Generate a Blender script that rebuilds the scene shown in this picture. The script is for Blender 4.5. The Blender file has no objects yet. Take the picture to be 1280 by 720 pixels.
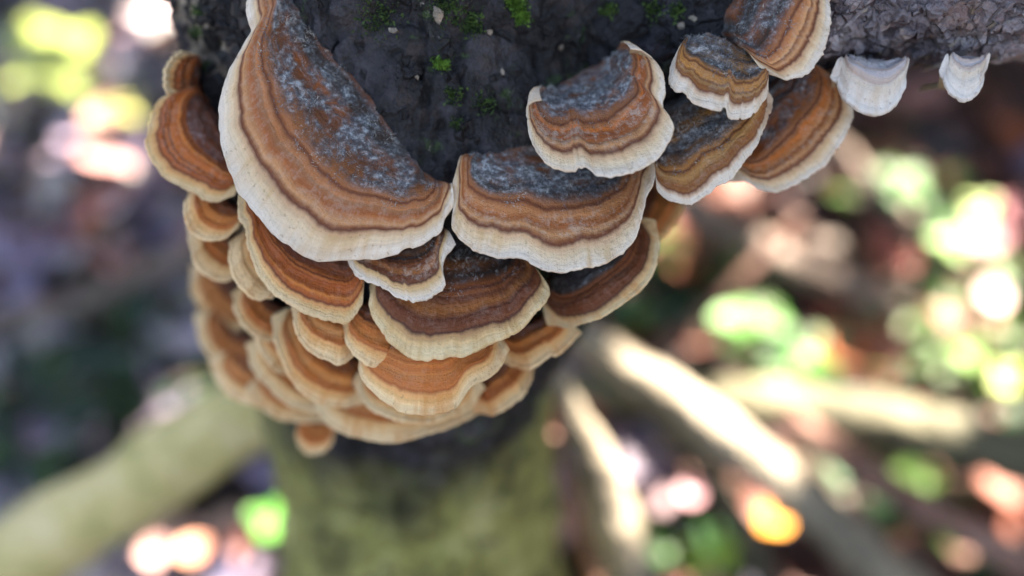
import bpy, math, random
import numpy as np
from mathutils import Vector
from mathutils.bvhtree import BVHTree

# ------------------------------------------------------------------ camera, light, exposure
S = 0.01                       # all layout below is in centimetres
scn = bpy.context.scene
CAM = np.array([0.0, 0.0, 40.0])
PITCH = math.radians(45.0)     # below the horizon
FPX = 1108.0                   # focal length in photo pixels (1280 wide, 60 deg)
RT = np.array([1.0, 0, 0])
FW = np.array([0, math.cos(PITCH), -math.sin(PITCH)])
UP = np.array([0, math.sin(PITCH), math.cos(PITCH)])
cd = bpy.data.cameras.new('camera'); cam = bpy.data.objects.new('camera', cd)
scn.collection.objects.link(cam); scn.camera = cam
cam.location = CAM * S
cam.rotation_euler = (math.pi / 2 - PITCH, 0, 0)
cd.sensor_width = 36; cd.lens = 36 * FPX / 1280
cd.clip_start = 0.005; cd.clip_end = 500
cd.dof.use_dof = True; cd.dof.focus_distance = 0.1195
cd.dof.aperture_fstop = 4.9

SUN_TO = np.array([0.52, 0.42, 0.80]); SUN_TO /= np.linalg.norm(SUN_TO)
w = bpy.data.worlds.new('World'); scn.world = w; w.use_nodes = True
nt = w.node_tree; bg = nt.nodes['Background']
sky = nt.nodes.new('ShaderNodeTexSky'); sky.sky_type = 'NISHITA'; sky.sun_disc = False
sky.sun_elevation = math.asin(SUN_TO[2]); sky.sun_rotation = math.atan2(SUN_TO[0], SUN_TO[1])
sky.dust_density = 3.0; sky.ozone_density = 1.0; sky.air_density = 1.0
nt.links.new(sky.outputs[0], bg.inputs[0]); bg.inputs[1].default_value = 0.05
sl = bpy.data.lights.new('sun', 'SUN'); sl.energy = 5.0; sl.angle = math.radians(0.5); sl.color = (1, .97, .93)
sun = bpy.data.objects.new('sun', sl); scn.collection.objects.link(sun)
sun.rotation_euler = Vector(SUN_TO).to_track_quat('Z', 'Y').to_euler()
vs = scn.view_settings
vs.view_transform = 'Standard'; vs.look = 'None'; vs.gamma = 1; vs.use_curve_mapping = False
vs.exposure = 3.5
try:
    vs.use_white_balance = True; vs.white_balance_temperature = 7700; vs.white_balance_tint = 10
except Exception:
    pass
cy = scn.cycles
cy.use_denoising = True; cy.max_bounces = 6; cy.diffuse_bounces = 4; cy.use_adaptive_sampling = True; cy.adaptive_threshold = 0.015; cy.glossy_bounces = 2
cy.transmission_bounces = 2; cy.sample_clamp_indirect = 6; cy.caustics_reflective = False; cy.caustics_refractive = False

# ------------------------------------------------------------------ helpers
rng = np.random.default_rng(7); random.seed(7)

def pix(x, y, d):
    """world point (cm) seen at photo pixel x, y at depth d along the view axis"""
    x = np.asarray(x, float)[..., None]; y = np.asarray(y, float)[..., None]; d = np.asarray(d, float)[..., None]
    return CAM + RT * ((x - 640) / FPX * d) + UP * ((360 - y) / FPX * d) + FW * d

def gpix(x, y, h=0.0):
    r = FW + RT * ((x - 640) / FPX) + UP * ((360 - y) / FPX)
    return CAM + r * ((h - CAM[2]) / r[2])

def _hash(ix, iy, iz, seed):
    h = (ix.astype(np.int64) * 374761393 + iy.astype(np.int64) * 668265263 + iz.astype(np.int64) * 2147483647 + seed * 974711) & 0xffffffff
    h = ((h ^ (h >> 13)) * 1274126177) & 0xffffffff
    h = h ^ (h >> 16)
    return (h & 0xffff) / 65535.0

def noise3(p, seed=0):
    p = np.asarray(p, float); i = np.floor(p).astype(np.int64); f = p - i; f = f * f * (3 - 2 * f)
    out = 0
    for a in (0, 1):
        for b in (0, 1):
            for c in (0, 1):
                wgt = (f[..., 0] if a else 1 - f[..., 0]) * (f[..., 1] if b else 1 - f[..., 1]) * (f[..., 2] if c else 1 - f[..., 2])
                out = out + wgt * _hash(i[..., 0] + a, i[..., 1] + b, i[..., 2] + c, seed)
    return out * 2 - 1

def fbm(p, octs=4, seed=0):
    p = np.asarray(p, float); a = 1.0; s = 0; t = 0
    for k in range(octs):
        s = s + a * noise3(p * 2 ** k + k * 17.3, seed + k); t += a; a *= .5
    return s / t

def noise1(x, seed=0, octs=3):
    x = np.asarray(x, float)
    return fbm(np.stack([x, x * 0 + .37, x * 0 + .71], -1), octs, seed)

def spline(pts, n):
    """Catmull-Rom through pts, resampled to n points of even arc length"""
    P = np.asarray(pts, float)
    Q = np.vstack([2 * P[0] - P[1], P, 2 * P[-1] - P[-2]])
    o = []
    for k in range(len(P) - 1):
        p0, p1, p2, p3 = Q[k:k + 4]
        t = np.linspace(0, 1, 24, endpoint=False)[:, None]
        o.append(.5 * (2 * p1 + (p2 - p0) * t + (2 * p0 - 5 * p1 + 4 * p2 - p3) * t ** 2 + (3 * p1 - p0 - 3 * p2 + p3) * t ** 3))
    o = np.vstack(o + [P[-1:]])
    L = np.r_[0, np.cumsum(np.linalg.norm(np.diff(o, axis=0), axis=1))]
    tt = np.linspace(0, L[-1], n)
    return np.stack([np.interp(tt, L, o[:, k]) for k in range(o.shape[1])], -1)

def mesh_obj(name, V, F, mat=None, parent=None, org=None, uv=None, normals=None, col=None, smooth=True, attrs=None):
    """V in cm world; F (n,3|4) int array; org = origin in cm"""
    V = np.asarray(V, float); F = np.asarray(F, np.int32)
    org = np.zeros(3) if org is None else np.asarray(org, float)
    me = bpy.data.meshes.new(name)
    n, k = F.shape
    me.vertices.add(len(V)); me.vertices.foreach_set('co', ((V - org) * S).astype(np.float32).ravel())
    me.loops.add(n * k); me.loops.foreach_set('vertex_index', F.ravel())
    me.polygons.add(n); me.polygons.foreach_set('loop_start', np.arange(0, n * k, k, dtype=np.int32))
    try:
        me.polygons.foreach_set('loop_total', np.full(n, k, np.int32))
    except Exception:
        pass
    me.update(calc_edges=True)
    me.polygons.foreach_set('use_smooth', np.full(n, smooth))
    if uv is not None:
        l = me.uv_layers.new(name='UVMap'); l.data.foreach_set('uv', np.asarray(uv, np.float32)[F.ravel()].ravel())
    if col is not None:
        a = me.color_attributes.new('col', 'FLOAT_COLOR', 'POINT')
        c = np.ones((len(V), 4), np.float32); c[:, :3] = col; a.data.foreach_set('color', c.ravel())
    if attrs:
        for nm, dat in attrs.items():
            a = me.attributes.new(nm, 'FLOAT', 'POINT'); a.data.foreach_set('value', np.asarray(dat, np.float32))
    if normals is not None:
        me.normals_split_custom_set_from_vertices([tuple(v) for v in np.asarray(normals, float)])
    if mat is not None: me.materials.append(mat)
    o = bpy.data.objects.new(name, me); scn.collection.objects.link(o)
    if parent is not None:
        o.parent = parent
        po = np.array(parent.get('_org', (0, 0, 0)), float)
        o.location = (org - po) * S
    else:
        o.location = org * S
    ORG[o.name] = org
    return o

ORG = {}
def thing(name, label, cat, org, group=None):
    o = bpy.data.objects.new(name, None); scn.collection.objects.link(o)
    o.empty_display_size = .01; o.location = np.asarray(org) * S
    ORG[o.name] = np.asarray(org, float)
    return tag(o, label, cat, group)

def tag(o, label=None, cat=None, group=None, kind=None):
    if label: o['label'] = label
    if cat: o['category'] = cat
    if group: o['group'] = group
    if kind: o['kind'] = kind
    return o

def part(name, V, F, mat, parent, **kw):
    """child mesh whose origin coincides with its parent's"""
    org = ORG[parent.name]
    o = mesh_obj(name, V, F, mat, None, org, **kw)
    o.parent = parent; o.location = (0, 0, 0)
    return o

def grid_faces(nu, nv, wrap=False):
    """nu columns, nv rows, vertex index = row*nu + col"""
    c = np.arange(nu if wrap else nu - 1); r = np.arange(nv - 1)
    C, Rr = np.meshgrid(c, r); C = C.ravel(); Rr = Rr.ravel(); C2 = (C + 1) % nu
    return np.stack([Rr * nu + C, Rr * nu + C2, (Rr + 1) * nu + C2, (Rr + 1) * nu + C], -1)

def vnormals(V, F):
    N = np.zeros_like(V)
    a, b, c, d = (V[F[:, k]] for k in range(4))
    fn = np.cross(c - a, d - b)
    for k in range(4): np.add.at(N, F[:, k], fn)
    return N / np.maximum(np.linalg.norm(N, axis=1, keepdims=True), 1e-12)

def lin(r, g, b):
    return tuple(((c / 255) / 12.92 if c / 255 <= .04045 else ((c / 255 + .055) / 1.055) ** 2.4) for c in (r, g, b))

# ------------------------------------------------------------------ node helper
class NT:
    def __init__(s, name):
        s.m = bpy.data.materials.new(name); s.m.use_nodes = True; s.t = s.m.node_tree
        s.b = s.t.nodes['Principled BSDF']
    def n(s, typ, **kw):
        x = s.t.nodes.new(typ)
        for k, v in kw.items():
            if k.startswith('i_'):
                kk = k[2:]; kk = int(kk) if kk.isdigit() else kk.replace('_', ' ')
                if isinstance(v, bpy.types.NodeSocket): s.t.links.new(v, x.inputs[kk])
                else: x.inputs[kk].default_value = v
            else: setattr(x, k, v)
        return x
    def math(s, op, a, b=0.0, c=0.0, clamp=False):
        return s.n('ShaderNodeMath', operation=op, i_0=a, i_1=b, i_2=c, use_clamp=clamp).outputs[0]
    def mix(s, f, a, b, blend='MIX'):
        x = s.n('ShaderNodeMix', data_type='RGBA', blend_type=blend)
        for k, v in ((0, f), (6, a), (7, b)):
            if isinstance(v, bpy.types.NodeSocket): s.t.links.new(v, x.inputs[k])
            elif k == 0: x.inputs[k].default_value = v
            else: x.inputs[k].default_value = (*v[:3], 1)
        return x.outputs[2]
    def ramp(s, f, stops, interp='LINEAR'):
        x = s.n('ShaderNodeValToRGB'); r = x.color_ramp; r.interpolation = interp
        while len(r.elements) < len(stops): r.elements.new(.5)
        for e, (p, c) in zip(r.elements, stops):
            e.position = p; e.color = (*c, 1) if not isinstance(c, (int, float)) else (c, c, c, 1)
        s.t.links.new(f, x.inputs[0]); return x.outputs[0]
    def noise(s, vec, scale, detail=3, rough=.55, dist=0.0):
        return s.n('ShaderNodeTexNoise', i_Vector=vec, i_Scale=scale, i_Detail=detail, i_Roughness=rough, i_Distortion=dist).outputs[0]
    def smooth(s, v, a, b):
        return s.n('ShaderNodeMapRange', interpolation_type='SMOOTHSTEP', i_0=v, i_1=a, i_2=b, i_3=0.0, i_4=1.0).outputs[0]
    def bump(s, h, dist, strength=1.0, normal=None):
        x = s.n('ShaderNodeBump', i_Height=h, i_Distance=dist, i_Strength=strength)
        if normal is not None: s.t.links.new(normal, x.inputs['Normal'])
        return x.outputs[0]
    def out(s, col=None, rough=None, normal=None, **kw):
        for k, v in (('Base Color', col), ('Roughness', rough), ('Normal', normal), *((q.replace('_', ' '), z) for q, z in kw.items())):
            if v is None: continue
            if isinstance(v, bpy.types.NodeSocket): s.t.links.new(v, s.b.inputs[k])
            else: s.b.inputs[k].default_value = (*v, 1) if k == 'Base Color' else v
        return s.m

# ------------------------------------------------------------------ materials of the wood
def bark_material(name, base, light, moss_amt=0.0, green=None, crack=55, flake=.5):
    m = NT(name); tc = m.n('ShaderNodeTexCoord').outputs['Object']
    n1 = m.noise(tc, 60, 6, .6, .4); n2 = m.noise(tc, 260, 5, .65); n3 = m.noise(tc, 900, 3, .6)
    wp = m.n('ShaderNodeVectorMath', operation='MULTIPLY_ADD', i_0=m.n('ShaderNodeTexNoise', i_Vector=tc, i_Scale=120., i_Detail=3.).outputs[1],
             i_1=(.012, .012, .012), i_2=tc).outputs[0]
    vo = m.n('ShaderNodeTexVoronoi', feature='DISTANCE_TO_EDGE', i_Vector=wp, i_Scale=float(crack)).outputs[0]
    cr = m.smooth(vo, 0.0, .09)
    f = m.math('ADD', m.math('MULTIPLY', n1, .5), m.math('MULTIPLY', n2, .5))
    c = m.ramp(f, [(.39, base), (.5, tuple(.65 * a + .35 * b for a, b in zip(base, light))), (.61, light)])
    c = m.mix(m.math('MULTIPLY', m.smooth(m.noise(tc, 150, 4, .7), .52, .66), .55), c, tuple(q * w_ for q, w_ in zip(light, (.95, .72, .55))))
    c = m.mix(m.math('MULTIPLY', m.math('SUBTRACT', 1.0, cr), .5), c, tuple(.35 * q for q in base))
    # pale lichen flecks
    lf = m.smooth(m.math('MULTIPLY', m.noise(tc, 750, 3, .6), m.noise(tc, 70, 2)), .37, .42)
    c = m.mix(m.math('MULTIPLY', lf, flake), c, lin(150, 145, 138))
    if moss_amt:
        ms = m.smooth(m.math('ADD', m.math('MULTIPLY', m.noise(tc, 70, 4, .6), .6), m.math('MULTIPLY', m.noise(tc, 500, 4, .7), .4)), .535, .62)
        c = m.mix(m.math('MULTIPLY', ms, moss_amt), c, lin(58, 82, 42))
    if green is not None:
        at = m.n('ShaderNodeAttribute', attribute_name='algae').outputs['Fac']
        gn = m.ramp(m.noise(tc, 55, 5, .65), [(.33, lin(58, 56, 34)), (.44, lin(126, 124, 74)), (.55, lin(160, 158, 92)), (.68, lin(186, 182, 126))])
        gf = m.math('MULTIPLY', at, m.smooth(m.noise(tc, 160, 4, .6), .25, .45))
        c = m.mix(gf, c, gn)
        dr = m.n('ShaderNodeAttribute', attribute_name='lit_left').outputs['Fac']
        sv = m.n('ShaderNodeMapping', i_Vector=tc, i_Scale=(3., 3., .8)).outputs[0]
        dc = m.ramp(m.noise(sv, 110, 6, .7, .5), [(.38, lin(36, 32, 31)), (.5, lin(110, 99, 90)), (.62, lin(186, 172, 150))])
        c = m.mix(dr, c, dc)
    if name == 'grey_flaky_bark':
        dk = m.n('ShaderNodeAttribute', attribute_name='dark').outputs['Fac']
        c = m.mix(dk, c, m.ramp(f, [(.39, lin(15, 15, 19)), (.5, lin(34, 34, 40)), (.61, lin(66, 66, 74))]))
    h = m.math('ADD', m.math('MULTIPLY', n2, .8), m.math('MULTIPLY', n3, .4))
    h = m.math('ADD', h, m.math('MULTIPLY', cr, .22))
    return m.out(c, m.math('MULTIPLY_ADD', n2, .4, .45), m.bump(h, .0022, 1.0), Specular_IOR_Level=.35)

M_bark = bark_material('dark_wet_bark', lin(11, 11, 14), lin(72, 70, 76), .8, True, 75, .8)
M_branch = bark_material('grey_flaky_bark', lin(74, 62, 66), lin(156, 144, 150), .0, None, 110, .5)

def simple_wood(name, a, b, c3, scale=40):
    m = NT(name); tc = m.n('ShaderNodeTexCoord').outputs['Object']
    n = m.noise(tc, scale, 5, .62); n2 = m.noise(tc, scale * 6, 4, .6)
    c = m.ramp(m.math('ADD', m.math('MULTIPLY', n, .7), m.math('MULTIPLY', n2, .3)), [(.34, a), (.5, b), (.66, c3)])
    return m.out(c, .75, m.bump(n2, .002, .8))
M_mosslog = simple_wood('mossy_log_bark', lin(112, 124, 62), lin(204, 188, 128), lin(240, 220, 182), 22)
M_greypole = simple_wood('grey_pole_bark', lin(88, 80, 70), lin(132, 122, 106), lin(170, 160, 144), 30)
M_olive = simple_wood('olive_log_bark', lin(52, 50, 38), lin(86, 82, 62), lin(122, 116, 92), 30)
M_redstick = simple_wood('red_brown_stick_bark', lin(84, 58, 50), lin(122, 88, 76), lin(156, 122, 110), 30)
M_brownstick = simple_wood('brown_stick_bark', lin(74, 60, 52), lin(110, 92, 82), lin(146, 128, 118), 30)
M_darkstick = simple_wood('dark_stick_bark', lin(44, 40, 34), lin(78, 72, 58), lin(104, 96, 80), 30)

# ------------------------------------------------------------------ trunk and branch
def tube(ctrl, nu, nv, bias=0.0, twist=0.0):
    """ctrl rows: world xyz + radius (cm). Returns V grid (nv, nu), theta, frames"""
    C = spline(ctrl, nv); P = C[:, :3]; r = C[:, 3]
    T = np.gradient(P, axis=0); T /= np.linalg.norm(T, axis=1, keepdims=True)
    A = -FW[None] - T * (T @ -FW)[:, None]; A /= np.linalg.norm(A, axis=1, keepdims=True)  # facing the camera side
    B = np.cross(T, A)
    th = np.linspace(-math.pi, math.pi, nu, endpoint=False); th = th - bias * np.sin(th)
    D = A[:, None] * np.cos(th)[None, :, None] + B[:, None] * np.sin(th)[None, :, None]
    return P, r, T, D, th

def cam_ctrl(rows):
    return np.array([[*pix(x, y, d), r] for x, y, d, r in rows])

trunk_rows = [(600, -760, 17.4, 5.2), (575, -400, 17.0, 5.1), (560, -40, 16.7, 4.9), (556, 120, 16.5, 4.25), (548, 250, 16.5, 3.7), (530, 360, 17.9, 3.3),
              (515, 460, 19.9, 3.1), (526, 560, 21.8, 3.2), (545, 720, 25.0, 3.75), (545, 900, 29.5, 5.0), (548, 1040, 35.5, 6.4), (548, 1075, 38.5, 7.6)]
NU, NV = 360, 620
P, r, T, D, th = tube(cam_ctrl(trunk_rows), NU, NV, .55)
Q = P[:, None] + D * r[:, None, None]
big = fbm(Q * .35, 3, 5) * (.35 + .35 * np.clip((27 - Q[..., 2]) / 3, 0, 1))
plates = np.abs(fbm(Q * np.array([1.1, 1.1, .6]), 4, 11)); plates = np.minimum(plates / .12, 1)
flank = np.clip(D @ ((-RT * .75 - FW * .66)), 0, 1) ** 3 * np.clip((Q[..., 2] - 29) / 3, 0, 1)
disp = big + .4 * flank + (plates - 1) * .16 + fbm(Q * 2.4, 4, 21) * .16
trunkV = (Q + D * disp[..., None]).reshape(-1, 3)
# green algae on the stem, started low so dark bark paints the brackets' shadow
hz = trunkV[:, 2]
algae = np.clip((25.9 + fbm(trunkV * .8, 3, 31) * 1.2 - hz) / 3.0, 0, 1)
lit_left = np.clip((np.tile(-np.sin(th), NV) * np.sign(np.array([1.0])) ), -1, 1)
lit_left = np.where(np.tile((D[NV // 4] @ RT) < 0, NV), 1, 0) * np.clip((np.abs((D @ RT).reshape(-1)) - .50 + .2 * fbm(trunkV * .9, 3, 33)) / .2, 0, 1) * np.clip((hz - 28.5) / 2, 0, 1)  # paler streaked bark where it faces left, painting in light on that flank
trunkF = grid_faces(NU, NV, True)
brows = [(640, 70, 16.8, 2.3), (760, 45, 15.4, 2.35), (870, 15, 14.3, 2.05), (960, -12, 13.6, 1.55), (1060, -26, 13.25, 1.36), (1300, -38, 13.0, 1.27), (1650, -70, 13.3, 1.2), (1850, -100, 13.5, 1.0)]
NUb, NVb = 260, 420
P2, r2, T2, D2, th2 = tube(cam_ctrl(brows), NUb, NVb, .5)
Q2 = P2[:, None] + D2 * r2[:, None, None]
pl = np.abs(fbm(Q2 * np.array([1.4, 1.6, 1.6]), 4, 41)); pl = np.minimum(pl / .14, 1)
disp2 = fbm(Q2 * .6, 2, 45) * .14 + (pl - 1) * .1 + fbm(Q2 * 3.2, 4, 51) * .09
branchV = (Q2 + D2 * disp2[..., None]).reshape(-1, 3)
branchV = np.vstack([branchV, P2[-1:] + T2[-1:] * .2])
branchF = grid_faces(NUb, NVb, True)
cap = np.array([[(NVb - 1) * NUb + k, (NVb - 1) * NUb + (k + 1) % NUb, len(branchV) - 1, len(branchV) - 1] for k in range(NUb)])
tree = thing('dead_tree', 'dark dead tree trunk carrying the bracket fungi, greenish below, with a side branch', 'tree', [float(P[-1, 0]), float(P[-1, 1]), 0])
trunk = part('trunk', trunkV, trunkF, M_bark, tree, attrs={'algae': algae, 'lit_left': lit_left})
bf3 = np.vstack([np.concatenate([branchF[:, :3]]), branchF[:, [0, 2, 3]], cap[:, :3]])
branch = part('branch', branchV, bf3, M_branch, tree, attrs={'dark': np.clip((4.7 + .5 * fbm(branchV, 3, 61) - branchV[:, 0]) / .7, 0, 1)})
branch['label'] = 'grey flaky side branch'
bvh = BVHTree.FromPolygons([Vector(v) for v in np.vstack([trunkV, branchV])],
                           [tuple(int(q) for q in f) for f in trunkF] + [tuple(int(q) for q in f + len(trunkV)) for f in branchF], epsilon=0.0)

def hit(x, y):
    d = FW + RT * ((x - 640) / FPX) + UP * ((360 - y) / FPX)
    loc, nor, i, dist = bvh.ray_cast(Vector(CAM), Vector(d).normalized())
    if loc is None: return None, None
    return np.array(loc), np.array(nor)

def depth_of(p): return float((p - CAM) @ FW)

# ------------------------------------------------------------------ bracket fungi
def cap_material(name, z, seed):
    """z: colours and band positions along v (0 at the bark, 1 at the rim)"""
    m = NT(name)
    uv = m.n('ShaderNodeUVMap', uv_map='UVMap').outputs[0]
    sp = m.n('ShaderNodeSeparateXYZ', i_0=uv); u, v = sp.outputs[0], sp.outputs[1]
    tc = m.n('ShaderNodeVectorMath', operation='ADD', i_0=m.n('ShaderNodeTexCoord').outputs['Object'], i_1=(seed * .37, seed * .11, seed * .23)).outputs[0]
    w1 = m.noise(tc, 60, 2, .5); w2 = m.noise(tc, 420, 4, .65); w3 = m.noise(tc, 170, 3, .6)
    vw = m.math('ADD', v, m.math('MULTIPLY', m.math('SUBTRACT', w1, .5), z.get('warp', .15)))
    vw = m.math('ADD', vw, m.math('MULTIPLY', m.math('SUBTRACT', w2, .5), .03))
    vw = m.math('ADD', vw, m.math('MULTIPLY', m.math('SUBTRACT', w3, .5), .07))
    c = m.ramp(vw, z['stops'])
    # fine concentric lines and radial fibres
    cv = m.n('ShaderNodeCombineXYZ', i_0=m.math('MULTIPLY', u, .5), i_1=m.math('MULTIPLY', vw, z.get('rings', 26.)), i_2=seed * 1.7).outputs[0]
    ring = m.noise(cv, 1.0, 3, .6)
    rv = m.n('ShaderNodeCombineXYZ', i_0=m.math('MULTIPLY', u, 26.), i_1=m.math('MULTIPLY', v, 5.), i_2=seed * 2.3).outputs[0]
    fib = m.noise(rv, 1.0, 4, .65)
    br = m.math('MULTIPLY_ADD', m.math('SUBTRACT', ring, .5), z.get('ringamt', .6), 1.0)
    br = m.math('MULTIPLY', br, m.math('MULTIPLY_ADD', m.math('SUBTRACT', fib, .5), .3, 1.0))
    cmb = m.n('ShaderNodeCombineColor', i_0=br, i_1=br, i_2=br).outputs[0]
    c = m.mix(1.0, c, cmb, 'MULTIPLY')
    # whitish felt on the tan ring, in broken flecks
    fl = m.smooth(m.math('ADD', m.math('MULTIPLY', m.noise(tc, 1000, 5, .75, .4), .6), m.math('ADD', m.math('MULTIPLY', fib, .15), m.math('MULTIPLY', w3, .25))), .46, .60)
    tanmask = m.ramp(vw, [(z['rust'] - .02, 0.), (z['rust'] + .06, 1.), (z['line'] - .06, 1.), (z['line'], 0.)])
    c = m.mix(m.math('MULTIPLY', m.math('MULTIPLY', fl, tanmask), z.get('felt', .26)), c, lin(196, 180, 166))
    # blue grey fuzz over the old inner zone with rust patches showing through
    cv2 = m.n('ShaderNodeCombineXYZ', i_0=m.math('MULTIPLY', u, 1.1), i_1=m.math('MULTIPLY', vw, 9.), i_2=seed * 3.7).outputs[0]
    pa = m.math('ADD', m.math('MULTIPLY', m.noise(tc, 420, 5, .72, .6), .5), m.math('ADD', m.math('MULTIPLY', w3, .12), m.math('MULTIPLY', m.noise(cv2, 1.0, 3, .6, .3), .38)))
    gm = m.math('MULTIPLY', m.smooth(pa, z.get('fz0', .432) - .02, z.get('fz0', .432) + .14), m.ramp(vw, [(0.0, z.get('fin', .15)), (.16, 1.), (z['rust'] - .12, 1.), (z['rust'] - .03, 0.)]))
    gcol = m.ramp(m.noise(tc, 1100, 4, .75), [(.34, lin(46, 49, 56)), (.5, lin(96, 103, 111)), (.63, lin(178, 187, 194))])
    c = m.mix(m.math('MULTIPLY', gm, z.get('fuzz', .85)), c, gcol)
    # stains on the pale rim
    st = m.smooth(m.math('ADD', m.math('MULTIPLY', m.noise(tc, 130, 4, .65), .6), m.math('MULTIPLY', m.noise(rv, .35, 3, .6), .4)), .46, .66)
    rim = m.ramp(vw, [(z['line'], 0.), (z['line'] + .03, 1.)])
    c = m.mix(m.math('MULTIPLY', m.math('MULTIPLY', st, rim), z.get('stain', .4)), c, z.get('staincol', lin(196, 152, 92)))
    pit = m.smooth(m.noise(tc, 1500, 2, .5), .64, .72)
    c = m.mix(m.math('MULTIPLY', m.math('MULTIPLY', pit, rim), .35), c, lin(140, 104, 70))
    h = m.math('ADD', m.math('MULTIPLY', m.noise(tc, 1300, 3, .7), .55), m.math('MULTIPLY', fib, .2))
    h = m.math('ADD', h, m.math('MULTIPLY', ring, .5))
    h = m.math('ADD', h, m.math('MULTIPLY', gm, m.noise(tc, 700, 4, .7)))
    return m.out(c, m.math('MULTIPLY_ADD', rim, .25, .55), m.bump(h, .0007, .85), Specular_IOR_Level=.35, Sheen_Weight=.08, Sheen_Roughness=.5)

CREAM = lin(228, 200, 164); WHITE = lin(232, 217, 200); BUFF = lin(228, 184, 128); DKLINE = lin(104, 50, 26)
TAN = lin(188, 120, 72); RUST = lin(154, 78, 28); BROWN = lin(96, 52, 24); DARK = lin(52, 38, 32); ORANGE = lin(204, 110, 38); GREY = lin(104, 102, 104)

def zones(style, line=.80, rust=.56, rnd=0, **kw):
    """band colours from bark (0) to rim (1); every cap gets its own uneven set of growth rings"""
    rg = np.random.default_rng(500 + rnd)
    def mixc(a, b, t): return tuple(x * (1 - t) + y * t for x, y in zip(a, b))
    sets = {'banded': ([lin(150, 82, 36), lin(130, 78, 42), BROWN, lin(168, 94, 38), DARK], [TAN, lin(206, 148, 100), ORANGE, lin(164, 90, 42), lin(192, 128, 80)], DKLINE, CREAM, WHITE),
            'rust': ([lin(130, 64, 26), RUST, lin(168, 84, 32)], [ORANGE, lin(186, 94, 34), lin(208, 122, 50), lin(164, 78, 28)], lin(110, 48, 20), BUFF, lin(232, 202, 158)),
            'deep': ([DARK, lin(70, 42, 26), lin(116, 66, 28), lin(52, 36, 28)], [lin(150, 82, 34), lin(112, 56, 24), lin(162, 96, 44), lin(100, 48, 22)], lin(80, 38, 22), lin(222, 186, 136), kw.get('rimcol', lin(230, 204, 160))),
            'low': ([lin(160, 84, 36), lin(200, 112, 50), lin(178, 98, 44)], [lin(224, 140, 70), lin(200, 112, 50), lin(232, 158, 90), lin(212, 128, 62)], lin(184, 98, 44), lin(238, 188, 128), lin(242, 208, 160)),  # lower tiers: paler orange stands in for light passing through the caps
            'ochre': ([DARK, lin(92, 62, 38), lin(160, 110, 54), lin(112, 74, 42)], [lin(186, 126, 62), lin(142, 82, 38), lin(196, 144, 86), lin(168, 106, 54)], lin(110, 60, 32), WHITE, WHITE),
            'white': ([lin(150, 142, 146), lin(168, 164, 172)], [lin(196, 186, 186), lin(206, 186, 174), lin(188, 182, 188)], lin(198, 172, 156), WHITE, lin(232, 224, 216))}
    inn, mid, ln, rim, edge = sets[style]
    st = [(0.0, lin(30, 26, 26)), (.05, inn[0])]; p = .11; k = 0
    while p < rust - .06:
        st.append((p, inn[rg.integers(len(inn))])); p += rg.uniform(.05, .11)
    st += [(rust - .04, mixc(mid[0], ln, .3)), (rust - .012, ln), (rust + .012, mixc(mid[k], ln, .25))]
    p = rust + .04
    while p < line - .075 and len(st) < 24:
        st.append((p, mid[rg.integers(len(mid))]))
        if rg.random() < .35 and p + .03 < line - .07: st.append((p + .018, mixc(mid[rg.integers(len(mid))], ln, .65))); p += .018
        p += rg.uniform(.035, .085)
    st += [(line - .05, mid[1]), (line - .025, mixc(mid[0], ln, .6)), (line - .008, ln), (line + .02, mixc(rim, mid[0], .45)), (min(.985, line + .06), rim), (1.0, edge)]
    d = dict(stops=st, line=line, rust=rust); d.update(kw); return d

M_pore = NT('pale_pore_layer')
_tc = M_pore.n('ShaderNodeTexCoord').outputs['Object']
_v = M_pore.n('ShaderNodeTexVoronoi', i_Vector=_tc, i_Scale=1400.).outputs[0]
M_pore.out(M_pore.ramp(_v, [(.0, lin(130, 108, 80)), (.45, lin(206, 188, 156))]), .85, M_pore.bump(_v, .0004))
M_pore = M_pore.m

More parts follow.
